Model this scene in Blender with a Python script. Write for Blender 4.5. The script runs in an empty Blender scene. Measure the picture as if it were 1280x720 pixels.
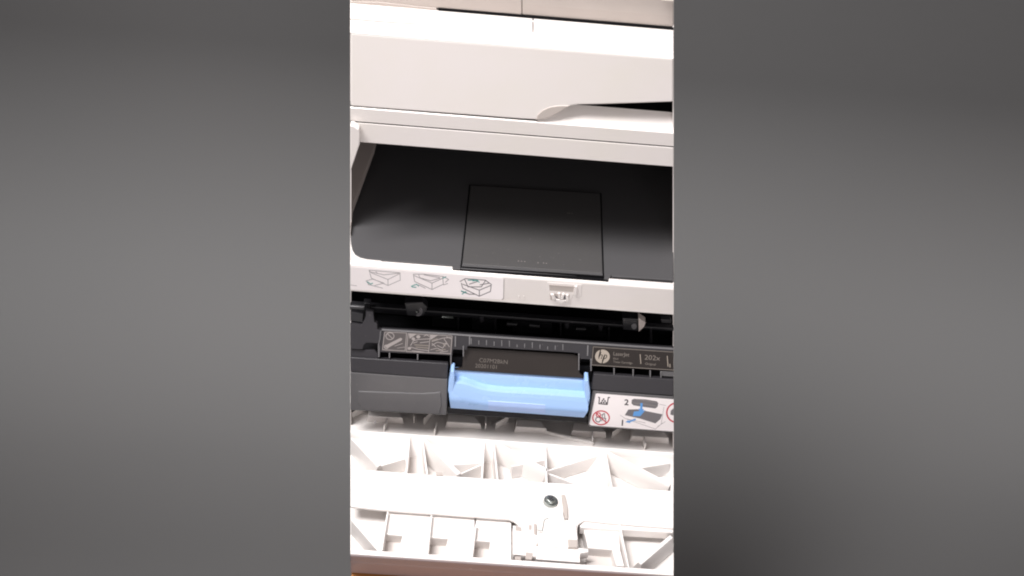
import bpy, math, random
from mathutils import Vector
random.seed(7)

# ------------------------------------------------------------------ units / camera
U = 0.0006                     # one modelling unit = 0.6 mm
F = 1600.0                     # focal length in units of 1/1280 picture width
DIST = 1600.0                  # camera distance from the label strip
PITCH = math.radians(45)
scene = bpy.context.scene
scene.cycles.filter_width = 2.0

def _norm(v):
    l = math.sqrt(sum(c * c for c in v)); return tuple(c / l for c in v)
def _dot(a, b): return sum(x * y for x, y in zip(a, b))
def _cross(a, b): return (a[1]*b[2]-a[2]*b[1], a[2]*b[0]-a[0]*b[2], a[0]*b[1]-a[1]*b[0])
# world axes written in camera axes (right, down, forward)
XC = _norm((43000.0, 0.0745 * 43000.0, F))
z0 = (0.0, -math.cos(PITCH), -math.sin(PITCH))
k = _dot(z0, XC)
ZC = _norm(tuple(z - k * x for z, x in zip(z0, XC)))
YC = _cross(ZC, XC)
RIGHT = Vector((XC[0], YC[0], ZC[0])); DOWN = Vector((XC[1], YC[1], ZC[1])); FWD = Vector((XC[2], YC[2], ZC[2]))
CAM = -FWD * DIST

cam_d = bpy.data.cameras.new('camera'); cam = bpy.data.objects.new('camera', cam_d)
scene.collection.objects.link(cam); scene.camera = cam
cam_d.sensor_fit = 'HORIZONTAL'; cam_d.sensor_width = 36; cam_d.lens = 36 * F / 1280
cam_d.clip_start = 0.02; cam_d.clip_end = 50
from mathutils import Matrix
m = Matrix((RIGHT, -DOWN, -FWD)).transposed().to_4x4(); m.translation = CAM * U
cam.matrix_world = m

# ------------------------------------------------------------------ world, lamps, exposure
w = bpy.data.worlds.new('World'); scene.world = w; w.use_nodes = True
w.node_tree.nodes['Background'].inputs[0].default_value = (1.0, 0.938, 0.932, 1)
w.node_tree.nodes['Background'].inputs[1].default_value = 0.44
scene.view_settings.view_transform = 'Standard'; scene.view_settings.look = 'None'
scene.view_settings.exposure = 0.0; scene.view_settings.gamma = 1; scene.view_settings.use_curve_mapping = False

def area_lamp(name, loc, target, sx, sy, power, col, spread=180):
    d = bpy.data.lights.new(name, 'AREA'); d.shape = 'RECTANGLE'; d.size = sx * U; d.size_y = sy * U
    d.energy = power; d.color = col; d.spread = math.radians(spread)
    o = bpy.data.objects.new(name, d); scene.collection.objects.link(o)
    o.location = Vector(loc) * U
    o.rotation_euler = (Vector(target) - Vector(loc)).to_track_quat('-Z', 'Y').to_euler()
    return o
area_lamp('ceiling_light', (-720, -330, 1840), (0, -60, -60), 600, 900, 5.7, (1.0, 0.975, 0.968), 85)
area_lamp('window_light', (300, -2000, 520), (0, 0, 0), 800, 700, 0.55, (1.0, 0.955, 0.955), 60)
area_lamp('backdrop_light', (0, 560, 1900), (0, 800, -780), 3600, 60, 2.3, (1.0, 0.98, 0.97), 26)  # added strip lamp, there only to brighten the backdrop curve

# ------------------------------------------------------------------ projection helpers
def ray(px, py):
    return (RIGHT * ((px - 640) / F) + DOWN * ((py - 360) / F) + FWD)
def atY(px, py, Y):
    d = ray(px, py); return CAM + d * ((Y - CAM.y) / d.y)
def atZ(px, py, Z):
    d = ray(px, py); return CAM + d * ((Z - CAM.z) / d.z)
def yz_Y(py, Y): p = atY(640, py, Y); return (p.y, p.z)      # profile point from picture height and Y
def yz_Z(py, Z): p = atZ(640, py, Z); return (p.y, p.z)
def xb(px, Y, Z):                                             # X of the side wall that ends the section
    kk = (px - 640) / F
    a = RIGHT - FWD * kk
    p = Vector((0, Y, Z)) - CAM
    return -(a.dot(p)) / a.x
PXL, PXR = 438.0, 842.0

class Surf:
    """a plane parallel to the printer's width through two profile points"""
    def __init__(s, A, B):
        s.A, s.B = A, B
        t = Vector((0, B[0] - A[0], B[1] - A[1])).normalized()
        n = Vector((1, 0, 0)).cross(t)
        if n.dot(FWD) > 0: n = -n
        s.n = n; s.o = Vector((0, A[0], A[1])); s.up = -t
    def p(s, px, py, h=0.0):
        d = ray(px, py)
        t = (s.o - CAM).dot(s.n) / d.dot(s.n)
        return CAM + d * t + s.n * h
# ------------------------------------------------------------------ materials
MATS = {}
def plastic(name, col, rough=0.45, grain=0.35, scale=900, spec=0.5, mottled=0.05, dust=0.0, bumpd=0.00006, alt=None):
    mt = bpy.data.materials.new(name); mt.use_nodes = True
    nt = mt.node_tree; N = nt.nodes; L = nt.links; b = N['Principled BSDF']
    tc = N.new('ShaderNodeTexCoord')
    n1 = N.new('ShaderNodeTexNoise'); n1.inputs['Scale'].default_value = scale; n1.inputs['Detail'].default_value = 3
    n2 = N.new('ShaderNodeTexNoise'); n2.inputs['Scale'].default_value = 22; n2.inputs['Detail'].default_value = 5
    L.new(tc.outputs['Object'], n1.inputs['Vector']); L.new(tc.outputs['Object'], n2.inputs['Vector'])
    mix = N.new('ShaderNodeMix'); mix.data_type = 'RGBA'
    c2 = alt or tuple(min(1, c * (1 - 2 * mottled)) for c in col)
    mix.inputs[6].default_value = (*col, 1); mix.inputs[7].default_value = (*c2, 1)
    L.new(n2.outputs['Fac'], mix.inputs[0])
    last = mix.outputs[2]
    if dust > 0:
        n3 = N.new('ShaderNodeTexNoise'); n3.inputs['Scale'].default_value = 520; n3.inputs['Detail'].default_value = 1
        L.new(tc.outputs['Object'], n3.inputs['Vector'])
        rp = N.new('ShaderNodeMapRange'); rp.inputs[1].default_value = 0.72; rp.inputs[2].default_value = 0.80
        rp.inputs[3].default_value = 0; rp.inputs[4].default_value = dust
        L.new(n3.outputs['Fac'], rp.inputs[0])
        mx = N.new('ShaderNodeMix'); mx.data_type = 'RGBA'; mx.inputs[7].default_value = (0.45, 0.42, 0.40, 1)
        L.new(rp.outputs[0], mx.inputs[0]); L.new(last, mx.inputs[6]); last = mx.outputs[2]
    L.new(last, b.inputs['Base Color'])
    rr = N.new('ShaderNodeMapRange'); rr.inputs[3].default_value = rough - 0.07; rr.inputs[4].default_value = rough + 0.09
    L.new(n2.outputs['Fac'], rr.inputs[0]); L.new(rr.outputs[0], b.inputs['Roughness'])
    b.inputs['Specular IOR Level'].default_value = spec
    bp = N.new('ShaderNodeBump'); bp.inputs['Strength'].default_value = grain; bp.inputs['Distance'].default_value = bumpd
    L.new(n1.outputs['Fac'], bp.inputs['Height']); L.new(bp.outputs[0], b.inputs['Normal'])
    MATS[name] = mt; return mt
WHITE = plastic('white_plastic', (0.775, 0.722, 0.722), 0.38, alt=(0.73, 0.69, 0.635))
CREAM = plastic('cream_plastic', (0.50, 0.445, 0.41), 0.5)
DOORW = plastic('door_plastic', (0.84, 0.80, 0.785), 0.38, alt=(0.80, 0.765, 0.73))
UNDER = plastic('shaded_door_edge', (0.36, 0.29, 0.295), 0.5)  # white door's outer edge, its shade put into a dark mauve
GREY = plastic('charcoal_tray_plastic', (0.088, 0.086, 0.089), 0.40, 0.8, 1500, 0.5, 0.06, 0.0, 0.00012)
FLAPM = plastic('charcoal_flap_plastic', (0.083, 0.080, 0.080), 0.40, 0.8, 1500, 0.5, 0.08, 0.15, 0.00012)
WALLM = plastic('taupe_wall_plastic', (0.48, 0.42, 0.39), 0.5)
BLACK = plastic('black_plastic', (0.012, 0.0115, 0.0135), 0.36, 0.4, 1200, 0.5, 0.1, 0.12)
CARTM = plastic('cartridge_plastic', (0.034, 0.032, 0.036), 0.34, 0.4, 1200, 0.3, 0.1, 0.1)
DRAWM = plastic('drawer_plastic', (0.118, 0.115, 0.119), 0.30, 0.5, 1200, 0.5, 0.03, 0.1)
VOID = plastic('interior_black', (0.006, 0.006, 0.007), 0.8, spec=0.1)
EDGE = plastic('lit_edge_plastic', (0.17, 0.165, 0.17), 0.4)  # cartridge plastic lightened, light caught on edges put into the colour
DOORP = plastic('shaded_door_plastic', (0.68, 0.63, 0.60), 0.5)  # door plastic darkened, shade of the deep bays put into the colour
BLUE = plastic('blue_plastic', (0.34, 0.525, 0.85), 0.27, 0.2, mottled=0.015)
BLUEP = plastic('pale_blue_print', (0.40, 0.54, 0.87), 0.45, 0.1)
PAPER = plastic('white_sticker', (0.92, 0.865, 0.865), 0.5, 0.1)
PAPERG = plastic('label_brown', (0.026, 0.021, 0.019), 0.55, 0.2, spec=0.2)
PAPERL = plastic('label_grey', (0.075, 0.065, 0.064), 0.45, 0.2)
INKD = plastic('ink_dark', (0.05, 0.045, 0.05), 0.6, 0)
INKG = plastic('ink_grey', (0.36, 0.335, 0.345), 0.6, 0)
INKM = plastic('ink_mid_grey', (0.17, 0.16, 0.17), 0.6, 0)
INKT = plastic('ink_teal', (0.10, 0.36, 0.33), 0.6, 0)
INKL = plastic('ink_light', (0.29, 0.26, 0.25), 0.6, 0)
INKTAN = plastic('ink_tan', (0.36, 0.31, 0.26), 0.6, 0)
INKTAND = plastic('ink_dull_tan', (0.19, 0.165, 0.145), 0.6, 0)
INKDUL = plastic('ink_faded_tan', (0.125, 0.108, 0.095), 0.6, 0)
RED = plastic('ink_red', (0.56, 0.045, 0.07), 0.6, 0)
INKB = plastic('ink_blue', (0.12, 0.34, 0.72), 0.6, 0)
STEEL = bpy.data.materials.new('steel'); STEEL.use_nodes = True
b = STEEL.node_tree.nodes['Principled BSDF']; b.inputs['Metallic'].default_value = 1; b.inputs['Roughness'].default_value = 0.22
b.inputs['Base Color'].default_value = (0.40, 0.43, 0.41, 1)
nz = STEEL.node_tree.nodes.new('ShaderNodeTexNoise'); nz.inputs['Scale'].default_value = 700
mr = STEEL.node_tree.nodes.new('ShaderNodeMapRange'); mr.inputs[3].default_value = 0.25; mr.inputs[4].default_value = 0.5
STEEL.node_tree.links.new(nz.outputs['Fac'], mr.inputs[0]); STEEL.node_tree.links.new(mr.outputs[0], b.inputs['Roughness'])
def wood():
    mt = bpy.data.materials.new('orange_wood'); mt.use_nodes = True
    nt = mt.node_tree; N = nt.nodes; L = nt.links; b = N['Principled BSDF']
    tc = N.new('ShaderNodeTexCoord'); mp = N.new('ShaderNodeMapping'); mp.inputs['Scale'].default_value = (4, 60, 60)
    n = N.new('ShaderNodeTexNoise'); n.inputs['Scale'].default_value = 3; n.inputs['Detail'].default_value = 6
    r = N.new('ShaderNodeValToRGB'); r.color_ramp.elements[0].color = (0.30, 0.10, 0.03, 1); r.color_ramp.elements[1].color = (0.62, 0.30, 0.10, 1)
    L.new(tc.outputs['Object'], mp.inputs[0]); L.new(mp.outputs[0], n.inputs['Vector']); L.new(n.outputs['Fac'], r.inputs[0])
    L.new(r.outputs[0], b.inputs['Base Color']); b.inputs['Roughness'].default_value = 0.4
    return mt
WOOD = wood()
def backdrop_mat():
    mt = bpy.data.materials.new('grey_backdrop_paper'); mt.use_nodes = True
    nt = mt.node_tree; N = nt.nodes; L = nt.links; b = N['Principled BSDF']
    tc = N.new('ShaderNodeTexCoord'); n = N.new('ShaderNodeTexNoise'); n.inputs['Scale'].default_value = 3; n.inputs['Detail'].default_value = 4
    r = N.new('ShaderNodeValToRGB'); r.color_ramp.elements[0].color = (0.128, 0.129, 0.130, 1); r.color_ramp.elements[1].color = (0.137, 0.135, 0.135, 1)
    L.new(tc.outputs['Object'], n.inputs['Vector']); L.new(n.outputs['Fac'], r.inputs[0]); L.new(r.outputs[0], b.inputs['Base Color'])
    b.inputs['Roughness'].default_value = 0.95; b.inputs['Specular IOR Level'].default_value = 0.1
    return mt
BACK = backdrop_mat()

# ------------------------------------------------------------------ mesh helpers
class MB:
    def __init__(s): s.v = []; s.f = []
    def add(s, pts, faces):
        o = len(s.v); s.v += [tuple(p) for p in pts]; s.f += [tuple(i + o for i in f) for f in faces]; return s
    def loft(s, front, back):
        n = len(front)
        fc = [tuple(range(n)), tuple(range(2*n-1, n-1, -1))]
        fc += [(i, i + n, (i + 1) % n + n, (i + 1) % n) for i in range(n)]
        return s.add(list(front) + list(back), fc)
    def prism(s, surf, pix, h1, h0):                 # outline in picture points on surf, from height h0 up to h1
        base = [surf.p(x, y) for x, y in pix]
        return s.loft([b + surf.n * h1 for b in base], [b + surf.n * h0 for b in base])
    def taper(s, surf, pix, h1, h0, g):              # draft: base outline grown about the centre by g
        base = [surf.p(x, y) for x, y in pix]; c = sum(base, Vector()) / len(base)
        return s.loft([b + surf.n * h1 for b in base], [c + (b - c) * g + surf.n * h0 for b in base])
    def extrude(s, prof, pl=PXL, pr=PXR):            # closed profile (Y,Z) across the width, ends on the side walls
        return s.loft([(xb(pl, y, z), y, z) for y, z in prof], [(xb(pr, y, z), y, z) for y, z in prof])
    def flat(s, surf, pix, h):
        return s.add([surf.p(x, y, h) for x, y in pix], [tuple(range(len(pix)))])
    def stroke(s, surf, pts, wd, h, closed=False):
        n = len(pts)
        segs = [(pts[i], pts[(i + 1) % n]) for i in range(n if closed else n - 1)]
        for a, c in segs:
            dx, dy = c[0]-a[0], c[1]-a[1]; l = math.hypot(dx, dy) or 1; ux, uy = dx/l*wd*0.3, dy/l*wd*0.3
            nx, ny = -dy/l*wd/2, dx/l*wd/2
            s.flat(surf, [(a[0]-ux+nx, a[1]-uy+ny), (a[0]-ux-nx, a[1]-uy-ny), (c[0]+ux-nx, c[1]+uy-ny), (c[0]+ux+nx, c[1]+uy+ny)], h)
            h += 0.002
        return s
    def cyl(s, a, c, r, n=20, r2=None):
        a, c = Vector(a), Vector(c); d = (c - a).normalized()
        u = d.cross(Vector((0.31, 0.2, 0.92))).normalized(); v = d.cross(u); r2 = r if r2 is None else r2
        A = [a + (u*math.cos(t)+v*math.sin(t))*r for t in (2*math.pi*i/n for i in range(n))]
        B = [c + (u*math.cos(t)+v*math.sin(t))*r2 for t in (2*math.pi*i/n for i in range(n))]
        return s.loft(A, B)
    def build(s, name, mat, parent=None, bevel=0.0, seg=2, smooth=False):
        vs = [Vector(p) * U for p in s.v]
        lo = Vector([min(v[i] for v in vs) for i in range(3)]); hi = Vector([max(v[i] for v in vs) for i in range(3)])
        c = (lo + hi) / 2
        me = bpy.data.meshes.new(name); me.from_pydata([v - c for v in vs], [], s.f); me.update()
        import bmesh
        bm = bmesh.new(); bm.from_mesh(me); bmesh.ops.recalc_face_normals(bm, faces=bm.faces); bm.to_mesh(me); bm.free()
        me.materials.append(mat)
        o = bpy.data.objects.new(name, me); scene.collection.objects.link(o)
        wp = Vector((0, 0, 0)); q = parent
        while q is not None: wp += q.location; q = q.parent
        o.location = c - wp; o.parent = parent
        if bevel:
            bv = o.modifiers.new('bevel', 'BEVEL'); bv.width = bevel * U; bv.segments = seg; bv.limit_method = 'ANGLE'; bv.angle_limit = math.radians(25)
        if smooth:
            for p in me.polygons: p.use_smooth = True
        return o
def thing(name, label, cat, loc):
    o = bpy.data.objects.new(name, None); scene.collection.objects.link(o); o.location = Vector(loc) * U
    o.empty_display_size = 0.02; o['label'] = label; o['category'] = cat; return o
def lab(o, t): o['label'] = t; return o
def ell(cx, cy, rx, ry, n=28, rot=0.0, a0=0, a1=2*math.pi, end=False):
    r = []; cr, sr = math.cos(rot), math.sin(rot)
    for i in range(n + (1 if end else 0)):
        t = a0 + (a1 - a0) * i / n; x, y = rx*math.cos(t), ry*math.sin(t)
        r.append((cx + x*cr - y*sr, cy + x*sr + y*cr))
    return r
SL = math.atan(0.074)
def text(txt, surf, px, py, size, h, name, mat, parent, sx=1.0, shear=0.0, rot=SL, align='LEFT', bold=0.0):
    cu = bpy.data.curves.new('txt', 'FONT'); cu.body = txt; cu.size = 1; cu.align_x = align; cu.resolution_u = 3; cu.shear = shear; cu.offset = bold
    ob = bpy.data.objects.new('txt', cu); scene.collection.objects.link(ob)
    dg = bpy.context.evaluated_depsgraph_get(); dg.update()
    me = bpy.data.meshes.new_from_object(ob.evaluated_get(dg))
    mb = MB(); c, s_ = math.cos(rot), math.sin(rot)
    pts = []
    for v in me.vertices:
        x, y = v.co.x * size * sx, -v.co.y * size
        pts.append(surf.p(px + x*c - y*s_, py + x*s_ + y*c, h))
    mb.add(pts, [tuple(p.vertices) for p in me.polygons])
    bpy.data.objects.remove(ob); bpy.data.curves.remove(cu); bpy.data.meshes.remove(me)
    return mb.build(name, mat, parent)
def ly(y640, px, sl=0.0745): return y640 + (px - 640) * sl       # a picture line parallel to the printer's width

# ------------------------------------------------------------------ main profile (Y depth, Z height)
P_lidgap = yz_Y(20.5, 112)
P_b = yz_Y(57, 66); P_c = yz_Y(148.8, 60)
P_c2 = yz_Y(151.0, 59.4); P_d = yz_Y(166.9, 59.4); P_d2 = yz_Y(168.7, 59.4); P_e = yz_Y(192.8, 59.4)
P_lipback = yz_Y(338.5, 14); P_lip = yz_Y(346.5, 0); P_strip = yz_Y(378.3, 0)
Zfl = P_lipback[1] - 1.5
TRAY_A = (235, Zfl - 24); TRAY_B = (14, Zfl)
P_ridge = yz_Y(422.8, 0); P_lab = yz_Y(450, -12)
P_not = yz_Y(461, -17); P_dlip = yz_Y(478.5, -25); P_pan = yz_Y(525.5, -34)
ZD = P_pan[1] + 1.0          # rim height of the open door
P_in = yz_Z(553, ZD)
P_flat0 = yz_Z(600, ZD); P_flat1 = yz_Z(649, ZD); P_slot1 = yz_Z(700.5, ZD); P_front = yz_Z(705.5, ZD)
P_frontb = yz_Y(729, P_front[0] + 30)
ZT = min(P_frontb[1] - 3, ZD - 70)         # table top
# ------------------------------------------------------------------ setting
bd = MB()  # added sweep behind the printer, curved to catch a brighter band of light
Zf, Yw, R = -930, 985, 580
prof = [(-2600, Zf), (Yw - R, Zf)] + [(Yw - R + R*math.sin(a), Zf + R - R*math.cos(a)) for a in [math.pi/2*i/24 for i in range(1, 24)]] + [(Yw, Zf + R), (Yw, 2600)]
th = [(y - 0, z) for y, z in prof]
n = len(prof)
bd.add([(-2800, y, z) for y, z in prof] + [(2800, y, z) for y, z in prof], [(i, i+1, n+i+1, n+i) for i in range(n-1)])
o = bd.build('backdrop', BACK, None, smooth=True); o['kind'] = 'structure'

# ------------------------------------------------------------------ table
tab = thing('wooden_table', 'orange brown wooden table under the printer', 'table', (0, 0, Zf))
yf, yb = P_front[0] - 60, 300
def zrect(z, y0, y1, inset): return [(xb(PXL, y, z) + inset, y, z) for y in (y0, y1)] + [(xb(PXR, y, z) - inset, y, z) for y in (y1, y0)]
mb = MB(); mb.loft(zrect(ZT, yf, yb, 1), zrect(ZT - 34, yf, yb, 12)); mb.build('tabletop', WOOD, tab, 1.2)
for ix in (0, 1):
    for y in (yf + 60, yb - 40):
        x = xb(PXL, y, ZT) + 40 if ix == 0 else xb(PXR, y, ZT) - 40
        q = lambda z, s: [(x-s, y-s, z), (x+s, y-s, z), (x+s, y+s, z), (x-s, y+s, z)]
        MB().loft(q(ZT - 35, 17), q(Zf + 1, 13)).build('leg', WOOD, tab, 1)

# ================================================================== THE PRINTER
pr = thing('printer', 'white multifunction laser printer with its front door folded down', 'printer', (0, 0, ZT))

# side walls: the silhouette, 1.4 units thick, standing on both ends of the section
sil = [(300, ZT + 20), (-20, ZT + 20), (-20, P_pan[1] - 4), (40, P_pan[1] + 6), (70, P_dlip[1] - 6), (70, P_ridge[1] - 14),
       (70, P_strip[1] + 4), (4, P_strip[1] + 4), (4, P_lip[1] - 3), (24, Zfl - 6), (80, Zfl - 8), (80, P_e[1] + 4), (P_e[0] + 4, P_e[1] + 4), (P_c[0] + 6, P_c[1]), (P_b[0] + 6, P_b[1] - 4),
       (P_lidgap[0] + 4, P_lidgap[1] - 4), (P_lidgap[0] + 12, P_lidgap[1] + 20), (P_lidgap[0]+30, P_lidgap[1] + 60), (300, P_lidgap[1] + 64)]
for side in (PXL, PXR):
    sg = 1 if side == PXL else -1
    MB().loft([(xb(side, y, z) - sg*0.25, y, z) for y, z in sil], [(xb(side, y, z) + sg*1.2, y, z) for y, z in sil]).build('side_panel', WHITE, pr)
# back wall
MB().extrude([(300, ZT + 18), (304, ZT + 18), (304, P_lidgap[1] + 62), (300, P_lidgap[1] + 62)]).build('back_panel', WHITE, pr, 0.5)

# --- scanner lid with the document feeder front
g = P_lidgap
lp = [(g[0] + 5.5, g[1] - 0.7), (g[0] + 2, g[1] + 16), (g[0] - 1, g[1] + 40), (g[0] - 1, g[1] + 62), (290, g[1] + 62), (290, g[1] - 0.7)]
PXS = 652.5
lid = MB().extrude(lp, PXL, PXS - 0.25).build('scanner_lid', CREAM, pr, 1.2)
MB().extrude([(a + (0.5 if i < 4 else 0), c) for i, (a, c) in enumerate(lp)], PXS + 0.25, PXR).build('feeder_cover', CREAM, pr, 1.2)
SLID = Surf((g[0] + 2, g[1] + 16), (g[0] + 5.5, g[1] + 0.0))
# tapered edge strip that climbs on the lid's left
MB().prism(SLID, [(PXL, 4), (PXL, 1), (475, 2), (520, 7), (546, 9.5), (546, 11.5)], 1.4, -2).build('lid_edge', CREAM, lid, 0.4)
MB().prism(SLID, [(826, -1), (842, 0), (842, 2.6), (828, 1.6)], 1.2, -1).build('feeder_ledge', CREAM, lid, 0.3)

# --- scanner housing: bright sloping band and front face
Sbev = Surf((g[0] + 3, g[1]), P_b)
hs = MB()
PXC = 665.6
top = [(g[0] + 30, g[1] - 6), (g[0] - 2, g[1] - 2.5), (g[0] - 8, g[1] - 3.5), (P_b[0] + 10, P_b[1] + 4), (P_b[0] + 3, P_b[1] + 1.4), P_b, (P_b[0] + 0.3, P_b[1] - 3), (P_b[0] + 16, P_b[1] - 6)]
hs.extrude(top)
o = hs.build('scanner_housing', WHITE, pr, 0.9, 3)
Sband = Surf((g[0] - 8, g[1] - 3.5), (P_b[0] + 10, P_b[1] + 4))
MB().prism(Sband, [(PXC - .3, 23.0), (PXC + 1.5, 23.1), (PXC + 0.9, 40.5), (PXC, 40.5)], 0.8, -0.4).build('seam', INKD, o)
MB().prism(Sband, [(PXL, 23.6), (470, 26.5), (498, 28.6), (520, 29.6), (520, 30.1), (498, 29.3), (470, 27.3), (PXL, 24.4)], 0.6, -0.4).build('seam', INKL, o)
# front face with the scooped grip on the right
Sface = Surf(P_b, P_c)
face = [(PXL, 40.9), (PXR, 73.0), (PXR, 127.8), (790, 129.6), (752, 130.8), (722, 131.4), (713, 132.8), (705, 136.6), (697, 141.6), (688, 146.3), (679, 149.1), (669, 150.0), (650, 149.0), (PXL, 132.9)]
ff = MB().prism(Sface, face, 0, -14).build('front_cover', WHITE, pr, 2.2, 3)
# rolled lip of the grip
grip = [(669, 149.6), (679, 148.6), (688, 145.6), (697, 140.6), (706, 135), (714, 131.6), (714, 133), (707, 137.2), (698, 143), (689, 147.6), (679, 150.6), (670, 151)]
MB().prism(Sface, [(669.5, 149.7), (672, 143), (678, 137.5), (687, 133.4), (698, 131.8), (713, 131.6), (705, 136.2), (697, 141.2), (688, 145.9), (679, 148.8)], 0.9, -9).build('grip_edge', CREAM, ff, 0.9, 3)
# lower frame of the scanner with its ledge behind the grip
MB().extrude([P_c2, P_d, (P_d[0] + 24, P_d[1]), (P_c2[0] + 23, P_c2[1] + 12), (P_c2[0] + 21, P_c2[1] + 15), (P_c2[0] + 4, P_c2[1] + 2.2), (P_c2[0] + 1, P_c2[1] + 0.6)]).build('scanner_base', WHITE, pr)
MB().extrude([(P_c[0] + 1.2, P_c[1] - 4), (P_c[0] + 10, P_c[1] - 4), (P_c[0] + 10, P_c[1] + 3), (P_c[0] + 1.2, P_c[1] + 3)], PXL, 672).build('joint_filler', VOID, pr)
MB().extrude([(g[0] + 4, g[1] - 3), (g[0] + 20, g[1] - 3), (g[0] + 20, g[1] - 0.2), (g[0] + 4, g[1] - 0.2)], 548, PXR).build('lid_gap_shade', VOID, pr)  # black strip painting the shade in the gap under the lid
MB().extrude([P_d2, P_e, (P_e[0] + 8, P_e[1] - 0.5), (P_e[0] + 50, P_e[1] + 6), (P_d2[0] + 50, P_d2[1] + 0)]).build('scanner_trim', WHITE, pr, 0.9)
# dark core of the scanner behind the grip and the joints
MB().extrude([(P_c2[0] + 64, P_e[1] + 8), (290, P_e[1] + 8), (290, g[1] - 10), (P_c2[0] + 64, g[1] - 12)]).build('scanner_core', BLACK, pr)
MB().extrude([(P_d[0] + 0.9, P_d[1] - 5), (P_e[0] + 22, P_d[1] - 5), (P_e[0] + 22, P_d[1] + 3), (P_d[0] + 0.9, P_d[1] + 3)]).build('joint_filler', VOID, pr)

# --- output bin
St = Surf(TRAY_A, TRAY_B)
def tray_end(px):                                 # picture height at which the tray floor reaches the bin's back
    a, b2 = 100.0, 240.0
    for _ in range(40):
        c = (a + b2) / 2
        if St.p(px, c).y > 284: a = c
        else: b2 = c
    return a
tr = MB().prism(St, [(474, tray_end(474)), (PXR, tray_end(PXR)), (PXR, 350.2), (764, 345.2), (761, 345.0), (761, 346.4), (565, 334.8), (565.5, 332.0), (500, 327.3), (470, 324.8), (458, 323.6), (450, 321.6), (444, 318), (440.5, 312.5), (438.6, 304), (PXL, 296), (438.4, 270), (440.5, 258), (467.8, 182)], 0, -9).build('output_tray', GREY, pr, 1.6, 3)
# taupe wall on the bin's left and the white corner of the frame before it
MB().prism(St, [(PXL, 280), (444, 285), (462, 318), (480, 327.5), (PXL, 326)], -0.8, -7).build('bin_sill', WHITE, pr)
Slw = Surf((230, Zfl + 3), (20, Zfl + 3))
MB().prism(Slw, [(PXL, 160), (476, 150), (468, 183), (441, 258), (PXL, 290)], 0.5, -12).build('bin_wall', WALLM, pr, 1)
Scor = Surf((52, 200), (52, 100))
MB().prism(Scor, [(PXL, 154.5), (442, 154.8), (449.2, 159.5), (450.4, 166), (450, 178), (PXL, 214)], 4, -6).build('bin_corner', WHITE, pr, 1.4, 3)
MB().extrude([(286, Zfl - 60), (290, Zfl - 60), (290, P_e[1] + 30), (286, P_e[1] + 30)]).build('bin_back', VOID, pr)
# the lift up paper stop flap in the tray with its hinge gap
MB().prism(St, [(586.4, 231.2), (751.8, 241.8), (755.2, 346.2), (575.3, 334.8)], 0.35, -2).build('flap_recess', VOID, tr)
fl = MB().prism(St, [(588, 233.0), (750, 243.2), (753.2, 343.2), (577.8, 331.6)], 2.4, -1.0).build('paper_stop_flap', FLAPM, pr, 1.3, 3)
MB().prism(St, [(577.8, 331.4), (753.2, 342.9), (753.2, 345.0), (577.2, 333.4)], 1.6, -4).build('flap_edge', GREY, fl, 0.5)
Sfl = Surf((TRAY_A[0], TRAY_A[1] + 2.45), (TRAY_B[0], TRAY_B[1] + 2.45))
for x, y in ((648, 326.2), (652, 326.6), (656, 327), (672.5, 328.5), (679.5, 328.8), (683, 329.1), (709.5, 266.3), (712, 266.6), (715, 266.6)):
    MB().prism(Sfl, ell(x, y, 0.8, 0.45, 6), 0.12, -0.1).build('scuff_mark', INKL, fl)
for pts in ([(565.2, 331), (575.5, 331.8), (575.5, 337.2), (565.2, 336.6)], [(755.8, 343.5), (764.5, 344.2), (761.5, 349.6), (755, 349.2)]):
    MB().prism(St, pts, 1.2, -7).build('hinge_stop', GREY, pr, 0.6)

# --- label strip under the bin
L0, L1, L2 = P_lipback, P_lip, P_strip
st = MB()
lipprof = [(L0[0], L0[1] - 0.6), (7, L0[1] - 1.0), (3.2, L1[1] + 2.2), (1.2, L1[1] + 0.9), (0.2, L1[1] - 0.6), (0, L1[1] - 2), (0, L2[1]), (12, L2[1] + 1), (16, L0[1] - 12)]
strip = MB().extrude(lipprof, PXL, 566.2).build('front_strip', WHITE, pr)
M0 = yz_Y(345.6, 7)
mid = [(10, M0[1] - 0.8), (7, M0[1]), (3, L1[1] + 1.4), (0.8, L1[1] + 0.3), (0, L1[1] - 2), (0, L2[1]), (12, L2[1] + 1)]
MB().extrude(mid, 566.2, 760.8).build('front_strip', WHITE, pr)
MB().extrude(lipprof, 760.8, PXR).build('front_strip', WHITE, pr)
MB().prism(St, [(566.4, 334.6), (760.6, 346.2), (760.6, 352), (566.4, 340)], -1.6, -8).build('hinge_gap', VOID, pr)
Sst = Surf((0, L1[1]), (0, L2[1]))
Sst_h = 0.22
# sticker with three little printers
stk = MB().prism(Sst, [(PXL, 333.2), (566, 342.4), (628.5, 347.2), (630, 351), (629.2, 373.0), (627.5, 374.4), (PXL, 361.3)], 0.25, -0.2).build('instruction_sticker', PAPER, pr)
H = 0.32
def seg(lst, wd, mat, name, parent, surf, h):
    mb = MB()
    for k, pts in enumerate(lst): mb.stroke(surf, pts, wd, h + 0.004 * k)
    return mb.build(name, mat, parent)
def C3(pts): return [(430 + x/6, 310 + y/6) for x, y in pts]
d1 = [C3(p) for p in ([(188,165),(420,185),(422,240),(330,280),(205,225),(188,165)], [(188,165),(205,185),(330,235),(420,190)], [(330,235),(330,280)], [(200,178),(300,200),(410,188)], [(240,175),(250,190)])]
seg(d1, 0.75, INKG, 'printer_drawing', stk, Sst, H)
seg([C3(p) for p in ([(165,245),(215,232),(300,262)], [(180,272),(290,300)], [(165,245),(185,270)], [(230,280),(300,262)])], 0.75, INKG, 'printer_drawing', stk, Sst, H)
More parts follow.
